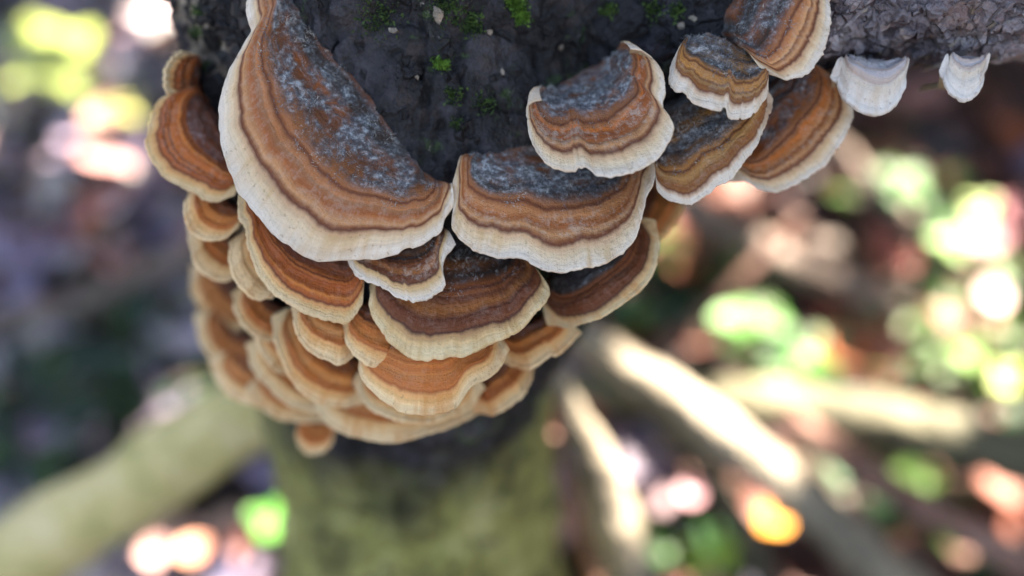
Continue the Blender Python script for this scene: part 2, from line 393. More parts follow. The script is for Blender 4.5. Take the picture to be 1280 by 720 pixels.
BR = [0]
def bracket(label, outer, inner, dout, z, din=None, nu=150, bulge=.10, t_edge=.055, t_root=.35, rough=1.0, lift=-.10, fold=.07, droop=.06, hair=0, wexp=3.0):
    """outer / inner: photo-pixel polylines running the same way; dout: depths (cm) of the rim along it;
    the inner line is laid on the bark wherever the bark is behind it"""
    BR[0] += 1; seed = BR[0]
    O = spline(outer, nu); I = spline(inner, nu)
    sx = np.linspace(0, 1, nu)
    # uneven, slightly lobed rim
    dO = O - I; un = dO / np.maximum(np.linalg.norm(dO, axis=1, keepdims=True), 1e-6)
    ends = np.clip(np.minimum(sx, 1 - sx) / .06, 0, 1)
    O = O + un * (ends * (noise1(sx * 9, seed, 2) * 3.2 + noise1(sx * 46, seed + 50, 3) * 2.6 - np.maximum(0, noise1(sx * 30, seed + 80, 2) - .42) * 13) * rough)[:, None]
    O = O - un * (t_edge * 70 * ends)[:, None]
    I = I + np.stack([noise1(sx * 7, seed + 31, 3), noise1(sx * 7, seed + 37, 3)], -1) * 5 * ends[:, None]
    do = np.interp(sx, np.linspace(0, 1, len(dout)), dout)
    if din is None:
        di = np.array([(lambda h: depth_of(h) if h is not None else np.nan)(hit(x, y)[0]) for x, y in I])
        ok = ~np.isnan(di) & (di < do + 2.8)
        med = np.median(di[ok]) if ok.any() else do.mean() + .6
        di = np.interp(sx, sx[ok], di[ok]) if ok.any() else np.full(nu, med)
        di = np.clip(di, med - .7, med + .7)
        k = np.hanning(31); k /= k.sum(); di = np.convolve(np.pad(di, 15, 'edge'), k, 'valid')
        di = di - lift
    else:
        di = np.interp(sx, np.linspace(0, 1, len(din)), din)
    top_o = pix(O[:, 0], O[:, 1], do); top_i = pix(I[:, 0], I[:, 1], di)
    nv = max(24, int(nu * .42))
    vv = 1 - (1 - np.linspace(0, 1, nv)) ** 1.15
    ang = pix(O[:, 0], O[:, 1], do)
    G = top_i[None] * (1 - vv[:, None, None]) + top_o[None] * vv[:, None, None]     # (nv, nu, 3)
    N = vnormals(G.reshape(-1, 3), grid_faces(nu, nv)).mean(0); N /= np.linalg.norm(N)
    if N @ (CAM - G.mean((0, 1))) < 0: N = -N
    arc = np.r_[0, np.cumsum(np.linalg.norm(np.diff(top_o, axis=0), axis=1))]
    wq = np.abs(2 * sx - 1) ** wexp
    def shade_v(v): return np.minimum(1.0, (np.asarray(v)[..., None] ** 3 + wq ** 3 * (1 - .15 * np.asarray(v)[..., None])) ** (1 / 3))
    VS = shade_v(vv)
    U = np.broadcast_to(arc, (nv, nu)); Vv = np.broadcast_to(vv[:, None], (nv, nu))
    h = bulge * np.sin(np.pi * Vv ** .8) - droop * Vv ** 6
    nA = noise3(np.stack([U * .9, Vv * .6, U * 0 + seed], -1), seed)
    h = h + fold * nA * Vv + .035 * noise1(U * 2.3, seed + 6, 2) * Vv ** 3 + .022 * np.sin(VS * 24 + 2.2 * nA) * (1 - .5 * Vv) + .02 * fbm(G * 3.5, 3, seed)
    # soft fuzz relief
    h = h + .010 * fbm(G * 12, 3, seed + 9)
    # step at the dark line: rim stands a little lower
    h = h - .022 / (1 + np.exp(-(VS - z['line']) * 60))
    TOP = G + N * h[..., None]
    outd = top_o - top_i; outd -= (outd @ N)[:, None] * N; outd /= np.maximum(np.linalg.norm(outd, axis=1, keepdims=True), 1e-6)
    te = t_edge * (1 + .35 * noise1(sx * 6, seed + 3, 2)) * (.35 + .65 * ends)
    rows = [TOP.reshape(-1, 3)]; vrow = list(vv); 
    E = TOP[-1]
    na = 7
    for k in range(1, na):
        a = math.pi * k / na
        wig = .012 * fbm(np.stack([arc * 6, arc * 0 + k * .8, arc * 0 + seed], -1), 2, seed + 4)
        rows.append(E + outd * ((te * .62) * math.sin(a) + wig)[:, None] - N * (te * .5 * (1 - math.cos(a)))[:, None]); vrow.append(1.0)
    n_top = len(vrow)
    nb = max(8, nv // 4)
    for k, vq in enumerate(np.linspace(1, 0, nb)):
        Pv = (TOP[-1] * vq + TOP[0] * (1 - vq))
        th_ = te + (t_root - te) * (1 - vq) ** 1.3
        rows.append(Pv - N * th_[:, None]); vrow.append(vq)
    # root: both skins run on into the bark
    rootd = -outd * .35 + FW * .95
    rootd /= np.linalg.norm(rootd, axis=1, keepdims=True)
    rt = [TOP[0] + rootd * L - N * 0 for L in (1.1, .55, .2)]
    allr = np.vstack([np.vstack(rt)] + rows + [rows[-1] + rootd * .5, rows[-1] + rootd * 1.0])
    vcol = np.r_[[0, 0, 0], vrow, [0, 0]]
    nr = len(vcol)
    F = grid_faces(nu, nr)
    uv = np.stack([np.tile(arc + seed * 3.1, nr), np.concatenate([shade_v(np.array([q]))[0] for q in vcol])], -1)
    fvs = None
    NN = vnormals(allr, F)
    mid = NN[(3 + nv // 2) * nu + nu // 2]
    if mid @ N < 0: F = F[:, ::-1]; NN = -NN
    # split rows: cap | rim | underside
    rcap = 3 + int(np.searchsorted(vv, z['line'])); rrim = 3 + n_top - 1 - 1
    org = top_i[nu // 2] if inner is not None else G.mean((0, 1))
    root = thing('bracket_fungus', label, 'bracket fungus', org, 'bracket fungi on the dead trunk')
    mat = cap_material('bracket_skin_%02d' % seed, z, seed)
    fr = np.arange(nr - 1).repeat(nu - 1); fv = uv[F][:, :, 1].mean(1) >= z['line']
    for nm, sel, mt in (('cap', (fr < rrim) & ~fv, mat), ('margin', (fr < rrim) & fv, mat), ('underside', fr >= rrim, M_pore)):
        Fs = F[sel]; ids, inv = np.unique(Fs, return_inverse=True)
        part(nm, allr[ids], inv.reshape(Fs.shape), mt, root, uv=uv[ids], normals=NN[ids])
    # felt of short hairs on the cap (far too many to count)
    if hair:
        kk = 0; hv = []; hf = []
        rg = np.random.default_rng(seed)
        iu = rg.integers(1, nu - 1, hair * 3); iv = rg.integers(3, max(4, int(nv * (z['rust'] + .04))), hair * 3)
        pos = TOP[iv, iu]
        msk = fbm(pos * 3.2, 3, seed + 70) + .35 * fbm(pos * 9, 2, seed + 71) > .0
        iu = iu[msk][:hair]; iv = iv[msk][:hair]; ok = VS[iv, iu] < z['rust'] + .02; iu = iu[ok]; iv = iv[ok]; pos = TOP[iv, iu]
        nrm = NN[(3 + iv) * nu + iu]
        nrm = nrm * np.sign(nrm @ N)[:, None]
        dirr = nrm * rg.uniform(.15, .8, (len(iu), 1)) + outd[iu] * rg.uniform(.0, .6, (len(iu), 1)) + rg.normal(0, .6, (len(iu), 3))
        dirr /= np.linalg.norm(dirr, axis=1, keepdims=True)
        Lh = rg.uniform(.02, .06, (len(iu), 1)); wd = rg.uniform(.003, .006, (len(iu), 1))
        side = np.cross(dirr, rg.normal(0, 1, (len(iu), 3))); side /= np.linalg.norm(side, axis=1, keepdims=True)
        b0 = pos - nrm * .01
        bend = rg.normal(0, .02, (len(iu), 3))
        hv = np.stack([b0 - side * wd, b0 + side * wd, b0 + dirr * Lh * .6 + bend * .3 + side * wd * .8, b0 + dirr * Lh * .6 + bend * .3 - side * wd * .8], 1)
        hv2 = np.stack([hv[:, 3], hv[:, 2], b0 + dirr * Lh + bend + side * wd * .2, b0 + dirr * Lh + bend - side * wd * .2], 1)
        HV = np.concatenate([hv, hv2], 0).reshape(-1, 3)
        o = part('felt_hair', HV, np.arange(len(HV)).reshape(-1, 4), M_hair, root); o['kind'] = 'stuff'
    return root

_m = NT('grey_felt_hair'); _tc = _m.n('ShaderNodeTexCoord').outputs['Object']
M_hair = _m.out(_m.ramp(_m.noise(_tc, 500, 3, .6), [(.38, lin(92, 98, 108)), (.52, lin(150, 154, 158)), (.62, lin(196, 194, 188))]), .8, None, Specular_IOR_Level=.2)

# --- the upper, sharp tiers -------------------------------------------------
bracket('largest bracket, broad cream-edged fan at upper left sweeping down beside the dark bark',
        [(338, -48), (316, -20), (307, 2), (309, 24), (313, 36), (303, 52), (280, 93), (271, 133), (275, 180), (296, 232), (312, 254), (331, 279), (356, 303), (395, 324), (430, 322), (465, 321), (502, 315), (530, 305), (552, 290), (558, 273), (569, 254), (564, 236)],
        [(352, -44), (367, -5), (392, 37), (416, 62), (440, 87), (462, 116), (480, 143), (498, 167), (513, 187), (532, 214), (549, 226), (560, 234)],
        [12.3, 12.1, 12.0, 11.8, 11.75, 11.85, 12.1], zones('banded', .845, .61, rnd=1, fuzz=.9, warp=.14), nu=260, bulge=.22, hair=5200)
bracket('neat two-lobed bracket with thick white rim and grey fuzzy centre high on the bark',
        [(672, 114), (656, 117), (650, 130), (652, 150), (661, 176), (676, 196), (694, 205), (712, 208), (722, 205), (728, 202), (734, 206), (744, 215), (765, 217), (795, 209), (824, 186), (839, 152), (836, 137), (827, 123), (832, 106), (830, 84), (820, 68), (803, 57), (786, 56)],
        [(682, 117), (690, 113), (700, 107), (711, 100), (722, 92), (735, 84), (748, 76), (762, 68), (776, 60)],
        [12.1, 11.75, 11.55, 11.5, 11.55, 11.7, 12.0], zones('banded', .875, .65, rnd=2, fuzz=.95, felt=.6, fz0=.39), nu=230, bulge=.14, hair=2200)
bracket('wide kidney-shaped bracket at the centre, just below the neat two-lobed one',
        [(571, 203), (563, 226), (565, 248), (564, 278), (583, 301), (618, 316), (651, 320), (672, 333), (699, 337), (730, 329), (765, 317), (793, 294), (806, 263), (811, 244), (822, 217), (818, 190)],
        [(583, 203), (600, 194), (625, 186), (650, 182), (690, 178), (735, 178), (770, 180), (800, 184)],
        [12.25, 11.95, 11.8, 11.7, 11.7, 11.8, 12.1], zones('banded', .855, .64, rnd=3, fuzz=.92, stain=.6, felt=.45, fz0=.40), nu=240, bulge=.15, hair=4200)
bracket('dark brown bracket with buff rim, lowest of the sharp ones at the centre',
        [(482, 338), (459, 346), (457, 362), (458, 381), (471, 404), (494, 431), (520, 446), (555, 444), (587, 438), (618, 423), (649, 411), (672, 388), (690, 364), (682, 342), (664, 328)],
        [(520, 318), (526, 306), (536, 300), (548, 296), (562, 294), (578, 296), (596, 302), (616, 310), (638, 320)],
        [12.5, 12.15, 11.95, 11.9, 11.95, 12.1, 12.4], zones('deep', .90, .60, rnd=4, fuzz=.75, fz0=.52, stain=.6, felt=.12, rings=34.), nu=240, bulge=.18, t_edge=.09, hair=2600)
bracket('little white-rimmed bracket wedged under the largest fan, overlapping the dark brown one',
        [(432, 318), (434, 328), (444, 338), (466, 346), (489, 362), (513, 369), (540, 364), (554, 348), (551, 328), (556, 312), (567, 296)],
        [(446, 308), (460, 303), (480, 300), (500, 296), (520, 292), (540, 288), (556, 286)],
        [12.15, 12.0, 11.9, 11.9, 12.1], zones('deep', .85, .58, rnd=5, fuzz=.4, felt=.5, fz0=.5, rimcol=WHITE, stain=.15), nu=160, bulge=.08, din=[12.5, 12.6, 12.6, 12.5], hair=500)
bracket('orange-brown bracket with wavy buff rim tucked beneath the largest fan',
        [(303, 224), (297, 244), (299, 267), (307, 280), (310, 300), (320, 330), (337, 358), (350, 372), (381, 391), (428, 402), (449, 390), (458, 372), (457, 350)],
        [(326, 232), (334, 256), (346, 272), (362, 286), (380, 297), (400, 305), (420, 314), (440, 326), (450, 338)],
        [12.6, 12.45, 12.35, 12.25, 12.2, 12.2, 12.3], zones('rust', .88, .58, rnd=6, fuzz=.25, felt=.1), nu=220, bulge=.12, din=[13.0, 13.0, 12.9, 12.8, 12.7], t_edge=.08)
bracket('small curled two-lobed bracket with crumpled white rim beside the bark, upper right',
        [(846, 60), (839, 72), (839, 92), (848, 104), (857, 109), (866, 121), (884, 131), (900, 136), (908, 131), (916, 143), (942, 135), (958, 121), (966, 104), (962, 88)],
        [(858, 54), (868, 48), (882, 44), (898, 44), (914, 50), (930, 60), (944, 72), (952, 82)],
        [12.0, 11.75, 11.65, 11.65, 11.7, 11.9], zones('ochre', .88, .66, rnd=7, fuzz=.8), nu=200, bulge=.12, fold=.12, din=[12.3, 12.35, 12.35, 12.3, 12.2], hair=1500)
bracket('banded bracket cut by the top of the photograph where the grey branch begins',
        [(950, 84), (969, 91), (985, 96), (1010, 86), (1029, 58), (1037, 18), (1033, -16), (1018, -44)],
        [(928, 62), (918, 44), (914, 24), (918, 2), (932, -16), (950, -30), (972, -40), (992, -44)],
        [11.9, 11.7, 11.6, 11.7, 12.0], zones('banded', .89, .68, rnd=8, fuzz=.7), nu=200, bulge=.14, din=[12.2, 12.3, 12.3, 12.2, 12.1], hair=1800)
bracket('mottled yellow-brown bracket with thin white edge under the small curled one',
        [(822, 214), (819, 232), (834, 245), (864, 249), (890, 229), (910, 216), (930, 192), (946, 170), (962, 140), (965, 118)],
        [(826, 190), (828, 168), (836, 146), (848, 128), (866, 116), (886, 110), (910, 108), (932, 108), (950, 110)],
        [12.2, 12.05, 12.0, 12.0, 12.1, 12.3], zones('ochre', .95, .76, rnd=9, fuzz=.8, warp=.14, fin=.9), nu=220, bulge=.12, din=[12.8, 12.8, 12.8, 12.7, 12.6], hair=2600)
bracket('broad grey-hearted bracket with wide pale rim at far right below the branch',
        [(906, 222), (926, 222), (946, 233), (969, 237), (1002, 221), (1032, 195), (1058, 158), (1064, 127), (1052, 97), (1030, 84)],
        [(914, 200), (922, 180), (930, 160), (940, 138), (950, 118), (964, 104), (980, 94), (996, 88), (1010, 84)],
        [12.9, 12.7, 12.6, 12.6, 12.7, 12.9], zones('banded', .89, .64, rnd=10, fuzz=.8, felt=.4, warp=.06), nu=220, bulge=.14, din=[13.5, 13.5, 13.4, 13.3, 13.2])
bracket('whitish young bracket hanging under the grey branch beside the broad grey-hearted one',
        [(1042, 82), (1050, 98), (1060, 116), (1076, 131), (1090, 138), (1107, 139), (1125, 126), (1139, 102), (1135, 86)],
        [(1048, 84), (1064, 79), (1082, 77), (1100, 78), (1116, 81), (1129, 86)],
        [12.3, 12.2, 12.15, 12.2, 12.3], zones('white', .70, .5, rnd=11, fuzz=.6, felt=.1, stain=.3, ringamt=.4), rough=.5, nu=140, bulge=.2, t_edge=.12, din=[12.6, 12.6, 12.6], hair=300)
bracket('tiny round white bracket, the one nearest the right end of the grey branch',
        [(1178, 74), (1179, 86), (1185, 99), (1195, 111), (1209, 118), (1223, 114), (1233, 103), (1238, 89), (1237, 76)],
        [(1182, 79), (1194, 76), (1208, 75), (1222, 76), (1233, 79)],
        [12.15, 12.05, 12.0, 12.05, 12.15], zones('white', .62, .4, rnd=12, fuzz=.3, felt=.1, stain=.3, ringamt=.4), rough=.4, nu=110, bulge=.16, t_edge=.12, din=[12.4, 12.4, 12.4])
# --- left edge of the trunk ---------------------------------------------------
bracket('orange bracket with pale rim jutting from the left edge of the trunk',
        [(214, 118), (200, 120), (190, 140), (187, 162), (193, 196), (216, 219), (246, 234), (262, 243), (281, 245), (298, 238)],
        [(250, 116), (258, 130), (266, 146), (274, 162), (282, 180), (290, 200), (297, 218)],
        [13.0, 12.8, 12.75, 12.8, 12.9], zones('rust', .90, .58, rnd=13, fuzz=.45, felt=.2), nu=170, bulge=.2, din=[13.6, 13.5, 13.4])
bracket('narrow folded rust-coloured ear above the orange bracket at the left edge',
        [(214, 119), (210, 104), (211, 86), (220, 72), (236, 64)],
        [(252, 119), (250, 106), (248, 92), (246, 80), (244, 70)],
        [13.0, 12.9, 13.0], zones('rust', .93, .6, rnd=14, fuzz=.5, felt=.2), nu=90, bulge=.08, t_edge=.07, din=[13.8, 13.8, 13.8])
# --- the soft lower tiers -----------------------------------------------------
LOW = [
 ('orange bracket filling the middle just under the orange-brown and dark brown ones', [(430, 396), (432, 420), (446, 440), (470, 452), (500, 456), (530, 450)], [(446, 386), (458, 380), (472, 378), (490, 378), (508, 380)], [13.5, 13.3, 13.3, 13.5], 'rust', .74, 14.0),
 ('broad orange bracket low in the middle under the wide soft one', [(440, 474), (452, 498), (478, 516), (512, 524), (552, 520), (590, 500), (606, 476)], [(470, 466), (488, 466), (508, 468), (530, 468), (552, 466), (572, 462)], [14.2, 14.0, 14.0, 14.2], 'rust', .74, 14.8),
 ('soft orange bracket wedged between the left column and the deep orange one', [(318, 388), (322, 414), (334, 440), (352, 460), (376, 470)], [(340, 384), (350, 396), (360, 406), (372, 416), (384, 424)], [14.1, 13.95, 13.95, 14.1], 'rust', .76, 14.6),
 ('brown-hearted bracket with pale rim behind the right side of the central pair', [(676, 398), (711, 405), (750, 395), (789, 368), (812, 340), (821, 298), (814, 270)], [(686, 350), (700, 338), (720, 328), (745, 316), (768, 300), (782, 286)], [13.3, 13.0, 12.9, 12.95, 13.2], 'deep', .80, 14.0),
 ('narrow tan bracket edge showing furthest right below the yellow-brown one', [(812, 312), (826, 294), (846, 268), (850, 246), (842, 228)], [(790, 290), (796, 275), (802, 260), (808, 245), (812, 232)], [13.7, 13.5, 13.5, 13.7], 'rust', .78, 14.6),
 ('wide soft bracket with cream rim directly beneath the dark brown one', [(452, 414), (446, 436), (446, 460), (463, 484), (496, 506), (529, 512), (567, 504), (586, 480), (622, 455), (636, 428)], [(480, 410), (492, 404), (510, 400), (530, 398), (552, 398), (576, 400), (600, 404)], [14.0, 13.7, 13.5, 13.6, 13.8], 'rust', .76, 14.6),
 ('pale-rimmed bracket just below the orange-brown one, left of centre', [(366, 378), (366, 398), (378, 422), (404, 441), (428, 447), (450, 434), (458, 410)], [(392, 376), (402, 380), (414, 384), (426, 388), (438, 392)], [13.6, 13.4, 13.4, 13.6], 'rust', .72, 14.4),
 ('bracket with scalloped buff rim at lower right of the cluster, above the green stem', [(624, 446), (640, 454), (658, 456), (680, 444), (700, 434), (724, 410)], [(630, 420), (645, 414), (660, 408), (675, 402), (690, 396)], [13.9, 13.7, 13.7, 13.9], 'rust', .70, 14.6),
 ('small brown bracket at the lower right corner of the cluster', [(588, 508), (610, 515), (632, 506), (650, 494), (664, 470), (664, 456)], [(600, 474), (610, 466), (620, 460), (632, 454), (642, 450)], [14.3, 14.1, 14.1, 14.3], 'rust', .72, 15.0),
 ('deep orange bracket with broad rim left of the wide soft one', [(346, 388), (346, 416), (354, 448), (374, 478), (402, 497), (436, 504), (462, 498)], [(372, 390), (380, 404), (392, 418), (406, 430), (424, 440), (440, 448)], [14.1, 13.9, 13.8, 13.9, 14.1], 'rust', .74, 14.8),
 ('long bottom bracket whose buff rim closes the cluster over the green stem', [(392, 500), (404, 520), (428, 534), (456, 543), (490, 547), (538, 539), (580, 522), (606, 506)], [(420, 486), (440, 490), (462, 496), (486, 500), (514, 502), (540, 502), (566, 496)], [14.8, 14.6, 14.5, 14.6, 14.8], 'rust', .66, 15.4),
 ('tiny orange bracket hanging alone below the bottom rim', [(372, 524), (368, 540), (374, 556), (387, 565), (404, 562), (417, 550), (421, 532)], [(382, 520), (389, 518), (396, 518), (404, 519), (411, 522)], [15.0, 14.9, 14.9, 15.0], 'rust', .78, 15.6),
 ('uppermost small bracket of the left column, below the orange one', [(240, 232), (232, 246), (232, 264), (242, 284), (262, 296), (286, 294), (300, 282)], [(266, 236), (274, 246), (284, 254), (294, 262), (302, 268)], [14.2, 14.0, 14.0, 14.1], 'rust', .72, 14.8),
 ('second bracket of the left column with broad cream rim', [(238, 276), (236, 296), (244, 322), (262, 342), (286, 348), (304, 338)], [(266, 286), (274, 296), (284, 304), (294, 310), (304, 316)], [14.4, 14.2, 14.2, 14.3], 'rust', .66, 15.0),
 ('whitish bracket in the left column, half hidden by the orange-brown one', [(292, 296), (290, 316), (298, 340), (312, 358), (330, 368), (348, 366)], [(316, 290), (322, 304), (330, 316), (340, 326), (350, 334)], [13.9, 13.7, 13.7, 13.8], 'rust', .52, 14.4),
 ('third bracket of the left column with rusty centre', [(240, 330), (238, 354), (248, 382), (268, 404), (296, 412), (322, 402)], [(270, 342), (280, 352), (292, 360), (304, 368), (316, 374)], [14.6, 14.4, 14.4, 14.5], 'rust', .70, 15.2),
 ('rust bracket right of the left column, below the whitish one', [(296, 356), (296, 380), (306, 404), (324, 420), (344, 424), (360, 414)], [(322, 362), (330, 372), (340, 380), (350, 386), (360, 392)], [14.1, 13.9, 13.9, 14.0], 'rust', .76, 14.8),
 ('fourth bracket of the left column with a wide soft rim', [(244, 390), (246, 416), (260, 444), (284, 462), (314, 464), (340, 452)], [(276, 400), (288, 410), (302, 418), (316, 424), (330, 428)], [14.9, 14.7, 14.7, 14.8], 'rust', .68, 15.5),
 ('lowest bracket of the left column with an even buff rim', [(262, 444), (270, 468), (290, 490), (318, 502), (350, 502), (380, 492)], [(298, 448), (312, 454), (328, 460), (344, 464), (360, 468)], [15.0, 14.8, 14.8, 14.9], 'rust', .70, 15.6),
 ('buff-rimmed bracket between the left column and the long bottom one', [(310, 424), (318, 452), (338, 480), (366, 502), (398, 512), (430, 510)], [(346, 432), (358, 444), (372, 454), (388, 464), (404, 470)], [14.5, 14.3, 14.3, 14.4], 'rust', .70, 15.1),
 ('lower left bracket peeking out under the left column', [(306, 486), (326, 506), (352, 518), (384, 522), (412, 518)], [(334, 478), (350, 484), (366, 488), (382, 490), (398, 490)], [15.1, 14.9, 14.9, 15.0], 'rust', .68, 15.7),
]
for lab, o, i, do, st, ln, di in LOW:
    hs = [depth_of(h) for h in (hit(x, y)[0] for x, y in spline(i, 24)) if h is not None]
    do = [d + .6 + max(0, d - 13) * .9 for d in do]
    if len(hs) >= 6:                      # keep the shelf standing out from the stem
        k = max(0.0, max(do) - (np.percentile(hs, 30) - .8)); do = [d - k for d in do]
    bracket(lab, o, i, do, zones('low' if st == 'rust' else st, min(.92, ln + .14), ln - .12, rnd=100 + BR[0], fuzz=.35, felt=.1, stain=.6, staincol=lin(214, 140, 70)), din=[max(do) + .45, min(do) + .75, max(do) + .45], nu=110, bulge=.16, t_edge=.07, rough=.5)

# ------------------------------------------------------------------ bark flakes and moss
def patch(x, y, size, nside, lift, seed):
    """little irregular plate lying on the bark at a pixel"""
    p, n = hit(x, y)
    if p is None: return None
    if n @ (CAM - p) < 0: n = -n
    rg = np.random.default_rng(seed)
    a = np.cross(n, rg.normal(0, 1, 3)); a /= np.linalg.norm(a); b = np.cross(n, a)
    ang = np.sort(rg.uniform(0, 2 * math.pi, nside)); ang = np.linspace(0, 2 * math.pi, nside, endpoint=False) + rg.normal(0, .2, nside)
    rad = size * rg.uniform(.6, 1.15, nside)
    ring = (np.cos(ang) * rad)[:, None] * a * 1.3 + (np.sin(ang) * rad)[:, None] * b * .8
    V = np.vstack([p + ring - n * .06, p + ring * .92 + n * lift * rg.uniform(.5, 1.2, (nside, 1)), p + n * lift * 1.1])
    F = [(k, (k + 1) % nside, nside + (k + 1) % nside) for k in range(nside)] + [(k, nside + (k + 1) % nside, nside + k) for k in range(nside)] + [(nside + k, nside + (k + 1) % nside, 2 * nside) for k in range(nside)]
    return V, np.array(F)

M_flake = bark_material('grey_bark_flake', lin(96, 88, 94), lin(178, 170, 176), 0, None, 200, .5)
M_flaked = bark_material('dark_bark_flake', lin(20, 20, 23), lin(52, 50, 56), .3, None, 160, .4)
k = 0
for q in range(420):
    x = random.uniform(1035, 1290); y = random.uniform(-5, 84)
    pp = patch(x, y, random.uniform(.05, .15), random.randint(5, 8), random.uniform(.015, .045), 900 + q)
    if pp and k < 170:
        part('bark_flake', pp[0], pp[1], M_flake, branch if False else tree, smooth=False).parent = branch; k += 1
k = 0
for q in range(300):
    if q % 3: x = random.uniform(215, 300); y = random.uniform(-5, 140)
    else: x = random.uniform(400, 840); y = random.uniform(-5, 180)
    pp = patch(x, y, random.uniform(.07, .2), random.randint(5, 8), random.uniform(.02, .05), 1900 + q)
    if pp and k < 130:
        part('bark_flake', pp[0], pp[1], M_flaked, tree, smooth=False).parent = trunk; k += 1

M_chip = bark_material('pale_lichen_chip', lin(120, 110, 100), lin(186, 174, 160), 0, None, 200, .5)
for q, (x, y, sz) in enumerate([(504, 3, .07), (547, 19, .11), (492, 38, .06), (612, 40, .06), (628, 90, .05), (520, 96, .05), (700, 60, .05), (690, 30, .05), (852, 32, .08), (866, 22, .06), (258, 30, .07), (250, 62, .06), (262, 100, .05), (1080, 12, .06), (1130, 40, .07), (1190, 55, .06), (1240, 30, .06), (1160, 70, .07), (1244, 72, .07), (1050, 50, .06), (1100, 66, .05), (1215, 12, .05)]):
    pp = patch(x, y, sz, 7, .03, 2900 + q)
    if pp: part('bark_flake', pp[0], pp[1], M_chip, tree, smooth=False).parent = trunk
def moss_mat(name, a, b):
    m = NT(name); tc = m.n('ShaderNodeTexCoord').outputs['Object']
    return m.out(m.ramp(m.noise(tc, 600, 3), [(.35, a), (.65, b)]), .7)
M_moss = moss_mat('bright_moss', lin(66, 100, 36), lin(118, 158, 62)); M_moss2 = moss_mat('dull_moss', lin(44, 66, 30), lin(84, 112, 52))
def moss_tuft(label, spots, mat, nblade, seed):
    rg = np.random.default_rng(seed); VV = []; k = 0
    for x, y, rr in spots:
        for q in range(nblade):
            px_, py_ = x + rg.normal(0, rr * .5), y + rg.normal(0, rr * .5)
            p, n = hit(px_, py_)
            if p is None: continue
            if n @ (CAM - p) < 0: n = -n
            d = n + rg.normal(0, .6, 3); d /= np.linalg.norm(d)
            s = np.cross(d, rg.normal(0, 1, 3)); s /= np.linalg.norm(s)
            L = rg.uniform(.03, .085); wd = L * .25
            VV += [p - n * .01, p + d * L * .5 + s * wd, p + d * L, p + d * L * .5 - s * wd]
    VV = np.array(VV)
    o = mesh_obj('moss_tuft', VV, np.arange(len(VV)).reshape(-1, 4), mat, None, VV[0], smooth=False)
    tag(o, label, 'moss', 'moss tufts on the dark bark')
moss_tuft('bright green moss tuft at the top edge of the dark bark', [(648, 10, 12), (652, 22, 8), (640, 2, 8)], M_moss, 260, 1)
moss_tuft('small green moss tuft on the bark beside the largest bracket', [(548, 80, 8), (556, 84, 6)], M_moss, 160, 2)
moss_tuft('dull moss smear near the top of the bark, left of the bright tuft', [(470, 20, 26), (560, 8, 22), (590, 30, 14)], M_moss2, 320, 3)
moss_tuft('sparse moss crumbs on the bark above the two-lobed bracket', [(762, 12, 10), (818, 12, 12), (845, 12, 10)], M_moss2, 200, 4)
moss_tuft('dull moss crumbs low on the bark above the central bracket', [(566, 120, 12), (606, 128, 14), (574, 156, 9)], M_moss2, 150, 5)
moss_tuft('thin moss streak on the left edge of the bark', [(250, 14, 9), (246, 40, 8), (262, 84, 6)], M_moss2, 120, 6)

# ------------------------------------------------------------------ ground, litter
def ground_h(x, y):
    p = np.stack([x * .03, y * .03, x * 0], -1)
    return fbm(p, 4, 77) * 2.2
n = 240
t = np.linspace(-1, 1, n); gx = np.sign(t) * (np.abs(t) ** 5 * 20000 + np.abs(t) * 130)
X, Y = np.meshgrid(gx, gx + 55)
Z = ground_h(X, Y) * np.clip(2 - np.hypot(X, Y - 55) / 400, 0, 1)
m = NT('forest_soil'); tc = m.n('ShaderNodeTexCoord').outputs['Object']
nn = m.noise(tc, 18, 6, .65); n2 = m.noise(tc, 120, 5, .65)
m.out(m.ramp(m.math('ADD', m.math('MULTIPLY', nn, .5), m.math('MULTIPLY', n2, .5)), [(.36, lin(30, 26, 27)), (.5, lin(58, 48, 46)), (.64, lin(96, 80, 72))]), .9, m.bump(n2, .01))
g = mesh_obj('ground', np.stack([X, Y, Z], -1).reshape(-1, 3), grid_faces(n, n), m.m); g['kind'] = 'structure'

def leaf_shape(L, W, nl=5, curl=.3, cup=.2):
    """unit leaf grid along +x, returns (nl*3) verts"""
    s = np.linspace(0, 1, nl); wd = W * np.sin(np.pi * np.clip(s * .94 + .03, 0, 1)) ** .8
    V = []
    for j in (-1, 0, 1):
        V.append(np.stack([s * L, j * wd, curl * L * (s - .5) ** 2 * 2 + cup * np.abs(j) * wd], -1))
    return np.stack(V, 1).reshape(-1, 3)
def leaf_faces(nl=5): return grid_faces(3, nl)

def place(V, pos, yaw, pitch=0, roll=0):
    c, s = math.cos(roll), math.sin(roll); V = V @ np.array([[1, 0, 0], [0, c, -s], [0, s, c]]).T
    c, s = math.cos(pitch), math.sin(pitch); V = V @ np.array([[c, 0, s], [0, 1, 0], [-s, 0, c]]).T
    c, s = math.cos(yaw), math.sin(yaw); V = V @ np.array([[c, -s, 0], [s, c, 0], [0, 0, 1]]).T
    return V + np.asarray(pos)

